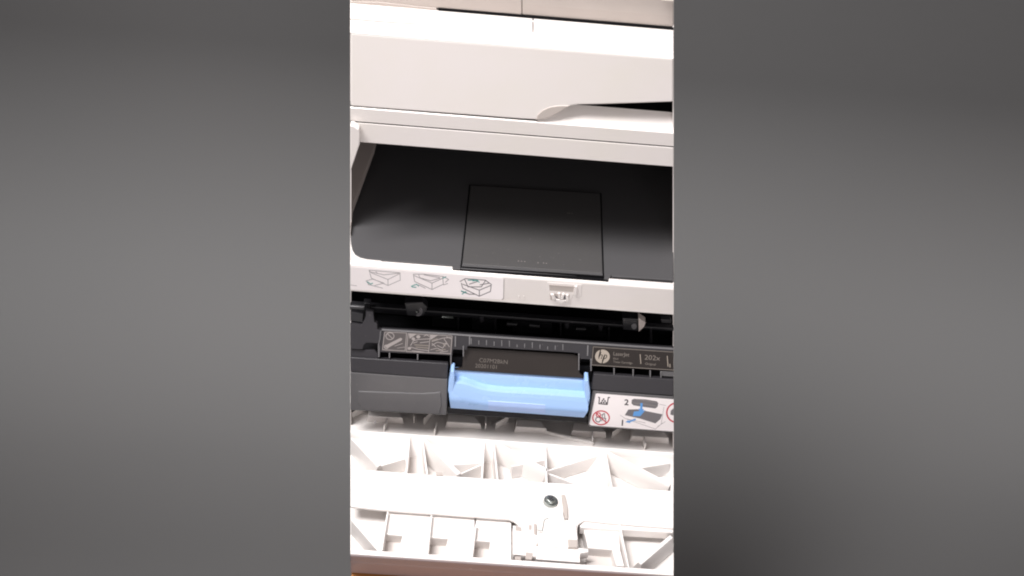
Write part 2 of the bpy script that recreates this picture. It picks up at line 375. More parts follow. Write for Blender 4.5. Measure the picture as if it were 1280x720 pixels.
d2 = [C3(p) for p in ([(520,195),(600,195),(740,212),(745,270),(660,310),(530,250),(520,195)], [(525,205),(660,262),(742,225)], [(660,262),(660,310)], [(560,200),(570,222),(650,245),(720,225)], [(600,200),(720,222)], [(740,210),(785,235),(760,255)], [(745,275),(778,265)], [(560,275),(610,300)])]
seg(d2, 0.85, INKG, 'printer_drawing', stk, Sst, H)
d3 = [C3(p) for p in ([(870,250),(910,228),(1060,240),(1105,272),(1098,325),(1015,360),(890,300),(880,262)], [(890,270),(1015,315),(1100,280)], [(1015,315),(1015,360)], [(905,235),(930,290),(1030,290),(1060,245)], [(940,270),(1000,250)], [(1020,275),(1090,262)], [(880,325),(940,345),(980,345)])]
seg(d3, 1.0, INKM, 'printer_drawing', stk, Sst, H)
for p in ([(175,252),(200,270),(215,262)], [(505,285),(545,270),(560,285)], [(510,290),(540,294)], [(740,225),(765,215)], [(930,240),(985,238),(1015,255)], [(965,245),(1005,240)], [(880,320),(920,335)], [(885,345),(915,325)]): seg([C3(p)], 1.15, INKT, 'arrow_print', stk, Sst, H + 0.05)
seg([C3([(50,276),(95,282)])], 0.6, INKG, 'text_line', stk, Sst, H)
# sticker edge, moulded marks and the latch socket
MB().prism(Sst, [(629.6, 349.2), (630.3, 349.2), (629.8, 373.4), (627.5, 374.6), (627, 374), (629, 372.8)], 0.3, -0.1).build('sticker_edge', INKL, stk)
mb = MB()
for x in (648, 653.8): mb.prism(Sst, [(x, 369.5), (x + 1.3, 369.6), (x + 1.3, 374.2), (x, 374.1)], 0.5, -0.2)
mb.build('moulded_mark', WHITE, pr, 0.2)
so = MB().prism(Sst, [(684, 352.6), (727.5, 355.6), (727, 369), (722, 372), (716.5, 368), (712, 377), (701, 379), (687, 374), (684, 366)], 0.5, -3).build('latch_socket', WHITE, pr, 0.5)
MB().prism(Sst, [(686.5, 355.4), (717.5, 357.6), (716.5, 364.8), (687, 362.6)], 0.62, -1).build('socket_slot', CREAM, so)
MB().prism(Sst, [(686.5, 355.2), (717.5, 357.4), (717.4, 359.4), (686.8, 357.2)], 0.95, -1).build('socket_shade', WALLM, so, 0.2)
MB().prism(Sst, [(718.5, 356.5), (721.5, 356.7), (720.5, 367.8), (717, 367.6)], 2.8, -1).build('socket_wall', WHITE, so, 0.4)
MB().prism(Sst, [(687, 366.5), (712, 368), (710.5, 374.5), (700, 377.5), (688, 374)], 0.7, -1).build('socket_floor', WALLM, so)
for pts in ([(688, 366.5), (692, 366.8), (696, 373.5), (692, 374.5)], [(697, 365), (700, 365.2), (701, 371), (698, 371)], [(703, 366), (706, 366.2), (703.5, 373), (700.5, 372)], [(707, 367), (710.5, 367.4), (711, 376), (707.5, 374)], [(690, 372), (708, 374), (702, 378.5)]):
    MB().prism(Sst, pts, 2.6, 0).build('catch', WHITE, so, 0.4)
for pts in ([(693.5, 369), (696, 370), (699.5, 374.4), (697, 374.4)], [(703.6, 372), (706, 368.2), (708.6, 372), (706.4, 374)]):
    MB().prism(Sst, pts, 1.2, 0).build('spring', INKM, so)

# --- dark opening behind the strip
ZI = P_ridge[1] - 30
MB().extrude([(12.5, L2[1] + 0.5), (110, L2[1] + 0.5), (110, L2[1] + 4), (12.5, L2[1] + 4)]).build('opening_roof', VOID, pr)
MB().extrude([(106, ZI - 60), (110, ZI - 60), (110, L2[1] + 0.4), (106, L2[1] + 0.4)]).build('opening_back', VOID, pr)
MB().extrude([(-20, ZI - 60), (106, ZI - 60), (106, ZI - 56), (-20, ZI - 56)]).build('opening_floor', VOID, pr)
Sr = Surf((50, 0), (50, -100))       # a plane well inside the opening
MB().prism(Sr, [(PXL, 378.6), (505, 383.4), (PXR, 408), (PXR, 411.5), (640, 397), (505, 391), (PXL, 385)], 5, -5).build('roller_bar', BLACK, pr, 2, 3)
MB().prism(Sr, [(PXL, 378.4), (456, 379.8), (456, 383.2), (PXL, 381.6)], 6.5, 4).build('rail', DRAWM, pr, 0.6)
MB().prism(Sr, [(455.5, 371), (464.5, 371.6), (464.5, 375.6), (462, 376), (462, 389), (457, 388.6), (457, 376)], 12, 3).build('tab', BLACK, pr, 0.6)
for x0, x1, y0, y1 in ((572, 574, 394, 413), (618.5, 620.2, 396, 415), (700, 702, 402, 418), (760, 762, 408, 424), (812, 815, 409, 427)):
    MB().prism(Sr, [(x0, y0), (x1, y0 + .1), (x1, y1), (x0, y1)], 3, -8).build('guide_rib', CARTM, pr, 0.3)
for x0, x1, y0, y1 in ((540, 573, 398, 410), (590, 618, 400, 414), (640, 690, 404, 418), (705, 758, 408, 422)):
    MB().prism(Sr, [(x0, y0), (x1, y0 + 2.4), (x1, y1 + 2), (x0, y1)], -3, -8).build('guide_plate', BLACK, pr, 0.6)
for x in (640, 668, 726):
    c = Sr.p(x, 401 + (x - 640) * 0.072, 6); MB().cyl(c - Vector((7, 0, 0)), c + Vector((7, 0, 0)), 3.2, 16).build('roller', BLACK, pr, 0.5)
for x, y in ((600, 391.5), (706, 399.5), (748, 402.5)):
    MB().prism(Sr, [(x, y), (x + 5, y + .4), (x + 5, y + 5), (x + 2.5, y + 7), (x, y + 4.6)], 8, 2).build('clip', CARTM, pr, 0.5)
c0 = Sr.p(553, 391, 7); mb = MB()
hp = [c0 + Vector((i * 0.32, math.cos(i * 1.05) * 1.7, math.sin(i * 1.05) * 1.7)) for i in range(48)]
for a, c_ in zip(hp, hp[1:]): mb.cyl(a, c_, 0.35, 5)
mb.build('contact_spring', STEEL, pr)
Sbr = Surf((24, 0), (24, -100))
bk = MB().prism(Sbr, [(506, 377), (528, 375.8), (534.5, 382.5), (531, 391.5), (526.5, 393.4), (509, 392.4)], 3, -9).build('bracket', BLACK, pr, 1, 3)
mb = MB()
for r, wd in ((5.2, 1.0), (3.2, 0.8)):
    mb.stroke(Sbr, ell(522.5, 387, r, r, 14, 0, -0.9, 1.9, True), wd, 3.3)
mb.build('ring', INKM, bk)
c = Sbr.p(521.2, 386.6, 3.2); MB().cyl(c, c + Sbr.n * 1.6, 1.0, 10).build('pin', STEEL, bk)
bk = MB().prism(Sbr, [(778, 396.5), (797.4, 397.6), (797.4, 412.4), (779, 410.6)], 2, -9).build('bracket', BLACK, pr, 0.6)
MB().prism(Sbr, [(797.8, 394.4), (806.8, 400.6), (805, 406), (798.2, 412.2)], 4, -6).build('bracket_tip', WALLM, bk, 0.6)
MB().prism(Sbr, ell(792.5, 406.5, 3.4, 3.6, 16), 2.5, 1).build('ring', DRAWM, bk, 0.3)
MB().prism(Sbr, [(826, 398), (838, 398.8), (839, 403), (827, 402)], 2, -6).build('tab', BLACK, pr, 0.5)

# --- toner drawer: frame on the left, front panels, lip, handle, sticker
Slab = Surf(P_ridge, P_lab)
dr_lip = Surf(P_not, P_dlip); dr = Surf(P_dlip, P_pan)
drawer = MB().extrude([(60, P_dlip[1] - 4), (P_not[0] + 6, P_dlip[1] - 4), (P_not[0] + 2, P_pan[1] + 4), (60, P_pan[1] + 4)]).build('toner_drawer', BLACK, pr)
MB().prism(Slab, [(PXL, 403.6), (452, 405.6), (457, 397), (457.5, 388.5), (466.5, 389.2), (468, 402.5), (471.5, 404), (472, 411.6), (476.4, 412.4), (475.2, 422), (473.4, 429), (466, 428.4), (458, 428), (454.6, 430.6), (453.6, 436), (448, 436.4), (PXL, 435.8)], 1.2, -8).build('frame_plate', CARTM, drawer, 0.7)
MB().prism(Slab, [(PXL, 390), (454, 393), (453, 404), (PXL, 402)], -2, -10).build('frame_block', BLACK, drawer, 0.7)
MB().prism(Slab, [(PXL, 437.8), (452, 438.4), (468, 439.2), (472, 444), (472, 452), (PXL, 449)], -3, -8).build('frame_shelf', CARTM, drawer, 0.8)
# left panel
lp_ = MB().prism(dr_lip, [(PXL, 446.8), (560.2, 454.6), (559.4, 473.4), (PXL, 464.6)], 0, -8).build('drawer_lip', CARTM, drawer, 1.2, 3)
lpn = MB().prism(dr, [(PXL, 465.6), (559.4, 474.2), (558, 519.0), (PXL, 513.0)], 0, -8).build('drawer_front', DRAWM, drawer, 1.0, 3)
MB().prism(dr, [(448, 488.6), (530, 491.4), (545, 490.2), (551, 489.4), (552, 507), (549, 516.4), (452, 511.4), (446, 500)], 1.3, -1).build('grip_area', DRAWM, lpn, 1.2, 3)
# right panel and its sticker
MB().prism(dr_lip, [(742, 467.0), (PXR, 474.4), (PXR, 494.8), (744, 487.6), (739, 487)], 0, -8).build('drawer_lip', CARTM, drawer, 1.2, 3)
rpn = MB().prism(dr, [(741, 488.6), (PXR, 496.0), (PXR, 541.0), (735.6, 533.4), (736, 520)], 0, -8).build('drawer_front', DRAWM, drawer, 1.0, 3)
sk = MB().prism(dr, [(744.5, 492.4), (746.5, 491.8), (PXR, 499.2), (PXR, 539.2), (739, 531.6), (736.8, 530.2)], 0.3, -0.2).build('warning_sticker', PAPER, drawer)
HS = 0.4
def C8(pts): return [(640 + x/6, 480 + y/6) for x, y in pts]
seg([C8([(648,98),(656,100),(652,146),(714,152),(722,100),(733,100)])], 1.3, INKD, 'waste_toner_icon', sk, dr, HS)
mb = MB()
for x, y in ((687, 112), (678, 124), (697, 126), (670, 137), (688, 138), (706, 140)):
    q = C8([(x, y)])[0]; mb.flat(dr, ell(q[0], q[1], 1.15, 1.1, 10), HS)
mb.build('toner_dots', INKD, sk)
def ring(cx, cy, r, wd, mat, name, h, a0=0, a1=2*math.pi, ry=None):
    ry = ry or r; n = 40
    o_, i_ = ell(cx, cy, r + wd/2, ry + wd/2, n, 0, a0, a1, True), ell(cx, cy, r - wd/2, ry - wd/2, n, 0, a0, a1, True)
    mb = MB()
    for k in range(n): mb.flat(dr, [o_[k], o_[k+1], i_[k+1], i_[k]], h)
    return mb.build(name, mat, sk)
ring(751.3, 522.0, 10.3, 1.5, RED, 'prohibition_ring', HS, ry=8.6)
seg([[(744.6, 515.6), (758.2, 528.3)]], 1.4, RED, 'prohibition_bar', sk, dr, HS + 0.06)
ring(748.0, 518.4, 2.6, 1.2, RED, 'icon_loop', HS + 0.02)
ring(747.6, 524.2, 3.0, 1.2, INKM, 'icon_loop', HS + 0.02)
seg([[(752, 518.5), (755.5, 516.5), (756, 522), (757.5, 526)], [(752.5, 522), (757.5, 523)], [(753, 518.5), (752.2, 526)]], 1.0, INKM, 'hand_icon', sk, dr, HS + 0.02)
text('2', dr, 780.2, 505.8, 10.0, HS, 'digit_two', INKD, sk, 1.1, bold=0.025)
text('1', dr, 775.0, 531.4, 10.0, HS, 'digit_one', INKD, sk, 1.1, bold=0.03)
mb = MB().flat(dr, C8([(898,118),(915,110),(1000,114),(1085,128),(1097,142),(1092,168),(1075,182),(985,170),(910,158),(896,145)]), HS); mb.build('cartridge_drawing', INKM, sk)
seg([C8([(905,140),(985,148),(1090,165)]), C8([(930,114),(1000,122),(1080,140)])], 0.6, INKL, 'cartridge_line', sk, dr, HS + 0.02)
mb = MB().flat(dr, C8([(872,190),(940,188),(1128,226),(1112,262),(1075,294),(960,258),(846,232)]), HS); mb.build('drawer_drawing', INKM, sk)
mb = MB().flat(dr, C8([(915,205),(1000,195),(962,240),(905,238)]), HS + 0.02); mb.build('highlight_print', INKB, sk)
seg([C8([(812,232),(850,258),(1075,336),(1130,290)]), C8([(850,258),(1000,290)]), C8([(1092,318),(1150,280)]), C8([(1105,150),(1155,160)]), C8([(1140,170),(1118,300)])], 0.5, INKG, 'outline_print', sk, dr, HS)
mb = MB().flat(dr, C8([(963,140),(980,142),(978,185),(990,187),(968,215),(946,184),(960,184)]), HS + 0.05); mb.build('blue_arrow', INKB, sk)
mb = MB().flat(dr, C8([(850,284),(872,270),(875,276),(925,256),(930,268),(885,285),(888,292)]), HS + 0.05); mb.build('blue_arrow', INKB, sk)
o_ = ell(846, 515.6, 13.5, 13.0, 30, 0, math.pi*0.58, math.pi*1.42, True)
o_ = [(min(x, PXR), y) for x, y in o_]; i_ = [(min(846 + (x-846)*0.86, PXR), 515.6 + (y-515.6)*0.86) for x, y in ell(846, 515.6, 13.5, 13.0, 30, 0, math.pi*0.58, math.pi*1.42, True)]
mb = MB()
for k in range(30): mb.flat(dr, [o_[k], o_[k+1], i_[k+1], i_[k]], HS)
mb.build('prohibition_ring', RED, sk)
mb = MB().flat(dr, [(838.5, 513), (PXR, 510), (PXR, 519), (838, 518)], HS); mb.build('hand_icon', INKM, sk)

# blue handle in its black bay
MB().prism(dr, [(560.4, 456), (741, 468), (740, 488), (735.6, 533), (559, 521.6), (559.8, 474)], -16, -24).build('handle_bay', VOID, drawer)
MB().prism(dr, [(558.6, 512), (735, 523.8), (735, 532.4), (558.6, 520.4)], -5, -15).build('bay_sill', BLACK, drawer, 1)
def bumped(mb, surf, rows, x0f, x1f, cols=24):     # smooth sheet across the width from (picture y offset, height) rows
    V = []; Fc = []
    for (dy, h) in rows:
        for c in range(cols + 1):
            t = c / cols; x = x0f(dy) + (x1f(dy) - x0f(dy)) * t
            hh = h(t) if callable(h) else h
            V.append(surf.p(x, dy + (x - 562) * 0.0715, hh))
    for r in range(len(rows) - 1):
        for c in range(cols):
            a = r*(cols+1)+c; Fc.append((a, a+1, a+cols+2, a+cols+1))
    mb.add(V, Fc)
hd = MB()
def xl(y): return 562.6 - 1.8*max(0, min(1, (y - 468)/14.0)) + (1.2*max(0, (y-498)/12))
def xr(y): return 736.2 + 1.2*max(0, min(1, (y - 468)/14.0)) - (7.5*max(0, (y-494)/16))
# a cupped body: back of the cup, rim that dips from the left end, belly and underside
def rim(t): return 3.5 if t > 0.25 else 3.5 - 5*(1 - t/0.25)**2
rows = [(467.6, -15), (467.8, -10), (469.5, -8.4), (474, -7.6), (480, -6.6), (486, -5.4), (492, -4.6), (496, -4.4), (500, -4.6)]
bumped(hd, dr, rows, xl, xr)
handle = hd.build('drawer_handle', BLUE, drawer, smooth=True)
def lerp(tab, x):
    for (x0, y0), (x1, y1) in zip(tab, tab[1:]):
        if x <= x1: return y0 + (y1 - y0) * max(0, (x - x0) / (x1 - x0))
    return tab[-1][1]
top_t = [(562, 474.6), (577, 475.0), (585, 477.0), (596, 481.3), (609, 484.6), (628, 486.6), (660, 488.2), (700, 490.8), (735, 493.4)]
xs = [562 + i * 4.325 for i in range(41)]
gb = MB(); rowsf = [(0.0, -8), (0.02, 1.5), (0.07, 3.6), (0.22, 5.0), (0.50, 6.6), (0.58, 6.7), (0.66, 6.2), (0.97, 2.2), (1.0, 1.0), (1.0, -8)]
for f, h in rowsf:
    for x in xs:
        yt = lerp(top_t, x); yb2 = 509.4 + (x - 562) * 0.0685
        xx = x if f < 0.55 else x + ((1.6 if x < 640 else -5.6) * (f - 0.55) / 0.45 * abs(x - 648) / 87.0)
        gb.v.append(tuple(dr.p(xx, yt + (yb2 - yt) * f, h)))
nx = len(xs)
for r in range(len(rowsf) - 1):
    for c in range(nx - 1): gb.f.append((r*nx + c, r*nx + c + 1, (r+1)*nx + c + 1, (r+1)*nx + c))
gb.f.append(tuple(r*nx for r in range(len(rowsf)))); gb.f.append(tuple(r*nx + nx - 1 for r in range(len(rowsf))))
gbo = gb.build('grip_bar', BLUE, handle, smooth=False)
so_ = handle.modifiers.new('thick', 'SOLIDIFY'); so_.thickness = 1.5 * U
MB().prism(dr, [(563.6, 460.2), (568.0, 460.4), (568.6, 470), (567.0, 486), (562.0, 492), (560.3, 486), (561.0, 474)], 5.6, -12).build('handle_post', BLUE, handle, 1.4, 3)
MB().prism(dr, [(730.6, 472.0), (735.4, 472.3), (737.6, 487), (737.2, 496), (734.0, 502), (731.6, 494), (729.4, 480)], 5.6, -12).build('handle_post', BLUE, handle, 1.4, 3)
pd = MB(); pr_ = [(499.0, 5.9), (499.4, 6.9), (503.8, 7.3), (506.0, 6.8), (511.4, 4.0), (511.8, 2.4)]
for yy, h in pr_: pd.v += [tuple(dr.p(x, yy + (x - 645) * 0.07, h)) for x in (610.5, 681.5)]
pd.f = [(2*i, 2*i+1, 2*i+3, 2*i+2) for i in range(len(pr_) - 1)] + [tuple(range(0, 12, 2)), tuple(range(1, 12, 2))]
pd.build('moulded_pad', BLUEP, handle)

# ================================================================== TONER CARTRIDGE in the drawer
pc = Slab.p(640, 440)
cg = thing('toner_cartridge', 'black toner cartridge with printed labels seated in the open drawer above the blue handle', 'cartridge', (pc.x, 24, P_lab[1] - 20))
rid = P_ridge
cb = MB().prism(Slab, [(477, 412.4), (PXR, 436.4), (PXR, 461.0), (738.6, 456.4), (738.2, 449.6), (724, 448.4), (722.4, 441.6), (716.5, 440.8), (584.5, 432.8), (583.2, 437.8), (566.2, 436.8), (565.4, 444.4), (474.6, 440.2), (474.6, 430)], 0, -10).build('cartridge_body', CARTM, cg, 0.6)
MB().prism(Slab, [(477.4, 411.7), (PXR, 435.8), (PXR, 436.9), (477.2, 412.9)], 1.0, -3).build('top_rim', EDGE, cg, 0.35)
MB().prism(Slab, [(474.6, 413.6), (477, 412.8), (475.6, 424), (474.2, 430), (475, 434), (474.6, 446), (472.6, 446), (472.4, 431), (474, 424)], 1.2, -8).build('end_rib', DRAWM, cg, 0.4)
# lower hollow with ribs
Sno = Surf((P_lab[0] + 9, P_lab[1] + 3), (P_not[0] + 16, P_not[1] + 2))
MB().extrude([(P_lab[0] + 14, P_lab[1] + 4), (30, P_lab[1] + 4), (30, P_not[1] - 2), (P_lab[0] + 14, P_not[1] - 2)], 473, PXR).build('hollow_back', VOID, cg)
Srib = Surf(P_lab, (P_not[0] + 2, P_not[1]))
for x, ya, yb_ in ((486.8, 440.6, 447.6), (522.0, 442.6, 450.0), (563.6, 441.6, 456.4), (579.2, 433.4, 445.6), (723.6, 443, 462.6), (738.8, 449, 463.6), (767.6, 460.0, 468.4), (791.4, 461.8, 470.0), (812.8, 463.2, 471.4), (826.2, 464.2, 472.2)):
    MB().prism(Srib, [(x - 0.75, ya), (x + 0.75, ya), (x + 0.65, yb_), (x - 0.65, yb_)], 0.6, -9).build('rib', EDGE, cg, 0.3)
MB().prism(Srib, [(827, 464.4), (PXR, 465.4), (PXR, 471.5), (827, 470.6)], -1, -8).build('filler_block', DRAWM, cg, 0.4)
# recessed bay plate with the dot matrix code
Sbay = Surf((P_lab[0] + 11, P_lab[1] + 9), (P_not[0] + 3, P_not[1] - 4))
bay = MB().prism(Sbay, [(584, 434.6), (716, 442.8), (722.5, 444.6), (724.5, 466), (731, 473), (566, 462.6), (577.5, 460), (579.5, 438)], 0, -6).build('code_plate', PAPERG, cg, 0.8)
text('C07M2BkN', Sbay, 598.6, 452.4, 7.2, 0.2, 'code_line', INKDUL, bay, 1.05)
text('20201101', Sbay, 593.6, 459.2, 7.0, 0.2, 'code_line', INKDUL, bay, 1.02)
# scale of raised ticks above the plate
for i in range(13):
    x = 589.0 + i * 9.55
    y = 422.6 + (x - 589) * 0.0655
    l = 7.4 if i in (0, 4, 5, 8, 12) else (5.2 if i % 2 else 6.2)
    if i in (6, 10): l = 3.2
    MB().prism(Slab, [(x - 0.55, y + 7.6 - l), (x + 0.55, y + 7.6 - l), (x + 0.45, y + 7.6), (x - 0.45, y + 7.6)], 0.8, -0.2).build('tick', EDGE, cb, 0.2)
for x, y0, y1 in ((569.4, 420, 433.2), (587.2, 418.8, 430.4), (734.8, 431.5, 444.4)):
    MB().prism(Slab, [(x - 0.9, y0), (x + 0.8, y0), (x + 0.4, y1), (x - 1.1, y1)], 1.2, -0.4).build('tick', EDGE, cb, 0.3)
# pictogram label on the left
pl_ = MB().prism(Slab, [(480.5, 414.4), (566.6, 420.4), (563.8, 443.4), (478.4, 438.4)], 0.25, -0.2).build('pictogram_label', PAPERL, cg)
def C5(pts): return [(430 + x/6, 390 + y/6) for x, y in pts]
hp_ = 0.34
seg([C5([(305,148),(470,156),(458,292),(288,282),(305,148)]), C5([(482,160),(810,178),(800,312),(468,296),(482,160)]), C5([(648,168),(634,302)])], 0.8, INKL, 'panel_border', pl_, Slab, hp_)
cc = C5([(345, 180)])[0]
mb = MB(); mb.stroke(Slab, ell(cc[0], cc[1], 5.0, 4.4, 22), 1.0, hp_, True); mb.stroke(Slab, [(cc[0]-3.2, cc[1]-3), (cc[0]+3.2, cc[1]+3)], 1.0, hp_ + 0.1); mb.build('prohibition_icon', INKL, pl_)
mb = MB().flat(Slab, C5([(310,250),(425,192),(438,200),(430,214),(330,268),(312,264)]), hp_ + 0.06); mb.build('roller_drawing', INKL, pl_)
mb = MB().stroke(Slab, ell(*C5([(318, 260)])[0], 2.4, 2.2, 12), 1.2, hp_ + 0.1, True); mb.stroke(Slab, C5([(380,255),(440,235)]), 0.7, hp_); mb.stroke(Slab, C5([(400,270),(455,262)]), 0.6, hp_); mb.build('roller_drawing', INKL, pl_)
mb = MB().flat(Slab, C5([(486,162),(545,165),(492,200)]), hp_ + 0.04); mb.flat(Slab, C5([(650,170),(705,173),(648,208)]), hp_ + 0.04); mb.build('step_corner', INKL, pl_)
mb = MB()
for x, y, r in ((557, 185, 2.6), (520, 200, 2.2), (490, 272, 2.2)): mb.flat(Slab, ell(*C5([(x, y)])[0], r, r*.85, 12), hp_ + 0.06)
mb.build('dot_print', INKL, pl_)
seg([C5(p) for p in ([(500,250),(520,215),(560,205),(640,200)], [(510,290),(600,300)], [(500,262),(560,280),(632,288)], [(600,180),(620,170),(640,182)], [(570,230),(635,222)], [(520,232),(550,222)],
     [(660,220),(740,195),(800,190)], [(660,250),(700,225),(770,240)], [(650,282),(700,270),(740,290)], [(700,250),(740,270),(770,225)], [(750,200),(790,260)], [(660,235),(690,260)], [(720,300),(780,292)], [(770,185),(805,200)])], 0.9, INKL, 'line_drawing', pl_, Slab, hp_)
seg([C5(p) for p in ([(530,245),(632,252)], [(540,262),(632,270)], [(660,212),(700,200)], [(690,290),(760,280)], [(745,240),(760,255)])], 1.4, INKTAND, 'shade_drawing', pl_, Slab, hp_ + .02)
# maker's label on the right
ml = MB().prism(Slab, [(740.6, 432.4), (PXR, 439.2), (PXR, 463.6), (738.4, 456.8)], 0.25, -0.2).build('name_label', PAPERG, cg)
seg([[(PXR - .3, 440.0), (741.6, 433.4), (739.6, 456.0), (PXR - .3, 462.4)]], 0.7, INKTAND, 'label_border', ml, Slab, hp_)
lg = ell(753.0, 445.4, 9.2, 8.6, 36)
logo = MB().flat(Slab, lg, hp_).build('logo_disc', INKTAN, ml)
text('h', Slab, 747.0, 448.2, 12.5, hp_ + 0.08, 'logo_letter', PAPERG, ml, 0.9, 0.32)
text('p', Slab, 752.6, 448.4, 12.5, hp_ + 0.08, 'logo_letter', PAPERG, ml, 0.9, 0.32)
seg([[(750.6, 437.2), (748.6, 446)], [(755.6, 445), (752.6, 453.6)]], 1.3, PAPERG, 'logo_stem', ml, Slab, hp_ + 0.1)
text('LaserJet', Slab, 766.2, 444.0, 6.6, hp_, 'label_text', INKTAND, ml, 0.95)
text('Black', Slab, 766.4, 449.0, 3.2, hp_, 'label_text', INKTAND, ml, 1.0)
text('Toner Cartridge', Slab, 766.4, 453.2, 3.8, hp_, 'label_text', INKTAND, ml, 0.95)
seg([[(800.2, 443), (801.0, 454.5)], [(834, 445), (835, 458)], [(837.4, 455), (837.4, 459)]], 0.9, INKTAN, 'label_bar', ml, Slab, hp_)
text('202x', Slab, 805.2, 449.2, 8.6, hp_, 'label_text', INKTAND, ml, 1.15)
text('Original', Slab, 806.2, 455.8, 4.2, hp_, 'label_text', INKTAND, ml, 1.0)

# ================================================================== FRONT DOOR lying open
ZR = ZD - 28          # floor of the ribbed bays
ZH = ZD - 56          # floor of the shaded hinge bay
Sd = Surf((0, ZD), (-100, ZD)); Srf = Surf((0, ZR), (-100, ZR)); Shf = Surf((0, ZH), (-100, ZH))
Pin = P_in[0]; Pf0, Pf1, Ps1, Pfr = P_flat0[0], P_flat1[0], P_slot1[0], P_front[0]
door = MB().extrude([(60, ZH), (60, ZH - 5), (Pfr + 22, ZD - 34), (Pfr + 22, ZR - 6), (Pin, ZR - 6), (Pin, ZH)]).build('front_door', DOORW, pr, 0.8)
lab(door, 'white ribbed inside of the folded down front door')
MB().extrude([(Pfr + 17, ZR - 1), (Pin + 1, ZR - 1), (Pin + 1, ZR - 5), (Pfr + 17, ZR - 5)]).build('door_floor', DOORW, door)
MB().extrude([(Pin + 1.8, ZD), (Pin + 1.8, ZH + 1), (Pin - 2, ZH + 1), (Pin - 17, ZR - 1), (Pin - 17, ZR + 0.4), (Pin - 5, ZD - 8), (Pin - 1.5, ZD - 0.2)], PXL, PXR).build('hinge_rim', DOORW, door, 0.4)
# front rim and outer edge
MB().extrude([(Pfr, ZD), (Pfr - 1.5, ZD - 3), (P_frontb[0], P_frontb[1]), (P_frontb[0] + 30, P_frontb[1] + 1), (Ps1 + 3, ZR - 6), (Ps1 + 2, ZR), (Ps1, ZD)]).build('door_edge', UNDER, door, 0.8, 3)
MB().extrude([(Pfr - 0.6, ZD + 0.6), (Pfr - 0.6, ZD - 1.6), (Ps1 + 0.6, ZD - 1.6), (Ps1 + 0.6, ZD + 0.6)]).build('front_rim', DOORW, door, 0.5)
# raised flat band with the two cut out corners of the slot row
flat_ = [(PXL, 585.5), (500, 590.5), (640, 600.2), (760, 608), (PXR, 613.5), (PXR, 660.0), (760, 653.6), (731, 650.2), (723, 655), (720, 672), (655, 668), (648, 656), (643, 651.5), (637, 648.6), (560, 642.8), (480, 637.2), (462, 635.4), (PXL, 632.8)]
MB().prism(Sd, flat_, 0, -4.5).build('flat_panel', DOORW, door, 1.0, 3)
MB().prism(Sd, [(PXL, 590), (640, 603.5), (PXR, 618), (PXR, 640), (640, 627), (PXL, 612)], -4.4, -20).build('panel_block', DOORW, door)
# stepped edge under the flat band on the right
MB().prism(Sd, [(731, 650.4), (760, 653.8), (PXR, 660.2), (PXR, 664.0), (726, 657.4), (725, 655)], -3, -18).build('panel_skirt', DOORW, door, 0.8)
# ---- ribs between hinge rim and flat band
def rib(p0, p1, wd=2.2, h0=-28, top=0.0, mat=DOORW, w2=None, flare=0.8):
    (x0, y0), (x1, y1) = p0, p1
    A, B = Sd.p(x0, y0), Sd.p(x1, y1); d = (B - A).normalized(); nn = Vector((-d.y, d.x, 0)); w2 = w2 or wd
    q = [A - nn*wd/2, A + nn*wd/2, B + nn*w2/2, B - nn*w2/2]
    fl_ = [-nn*flare, nn*flare, nn*flare, -nn*flare]
    def keep(v): return Vector((min(max(v.x, xb(PXL, v.y, v.z) + 0.4), xb(PXR, v.y, v.z) - 0.4), min(max(v.y, Ps1 + 1.5), Pin), v.z))
    return MB().loft([keep(v + Vector((0, 0, top))) for v in q], [keep(v + e + Vector((0, 0, h0))) for v, e in zip(q, fl_)]).build('rib', mat, door, 0.5)
rows_top = lambda x: 553 + (x - 640) * 0.0735
for xt, xb_ in ((512.5, 508), (527.8, 534), (605.5, 602.5), (617.5, 622), (682, 683.5), (756.5, 765)):
    rib((xt, rows_top(xt)), (xb_, ly(600, xb_, .073)), 2.0, -28, -0.4, w2=2.6)
for p0, p1 in (((438.5, 547), (474, 582)), ((527.5, 546), (574, 592)), ((620, 553), (684, 588)), ((757.5, 563.5), (838, 606))):
    rib(p0, p1, 3.2, -28, -0.4, w2=5.5, flare=7)
for p0, p1 in (((474, 578), (507, 568)), ((556, 577), (604, 573)), ((684, 584), (756, 562)), ((684, 586), (728, 603)), ((640, 578), (681, 570)), ((575, 588), (602, 576)), ((790, 582), (838, 574))):
    rib(p0, p1, 1.8, -28, -8.0, flare=5)
# wide webs between the paired ribs, their shade put into the colour
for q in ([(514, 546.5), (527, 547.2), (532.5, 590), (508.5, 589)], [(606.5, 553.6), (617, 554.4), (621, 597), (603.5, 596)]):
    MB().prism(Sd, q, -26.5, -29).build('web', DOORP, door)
# small pegs and a plug
c = Sd.p(549, 591, 0); MB().prism(Sd, [(545.4, 592), (553.4, 592.6), (553.4, 595.6), (545, 595)], 3.6, -1).build('peg', CREAM, door, 0.6)
for x, y, r in ((557.5, 562.4, 1.3), (469, 528, 1.2)):
    q = Srf.p(x, y); MB().cyl(q - Vector((0, 0, 1)), q + Vector((0, 0, 1.2)), r, 12).build('peg', INKG, door)
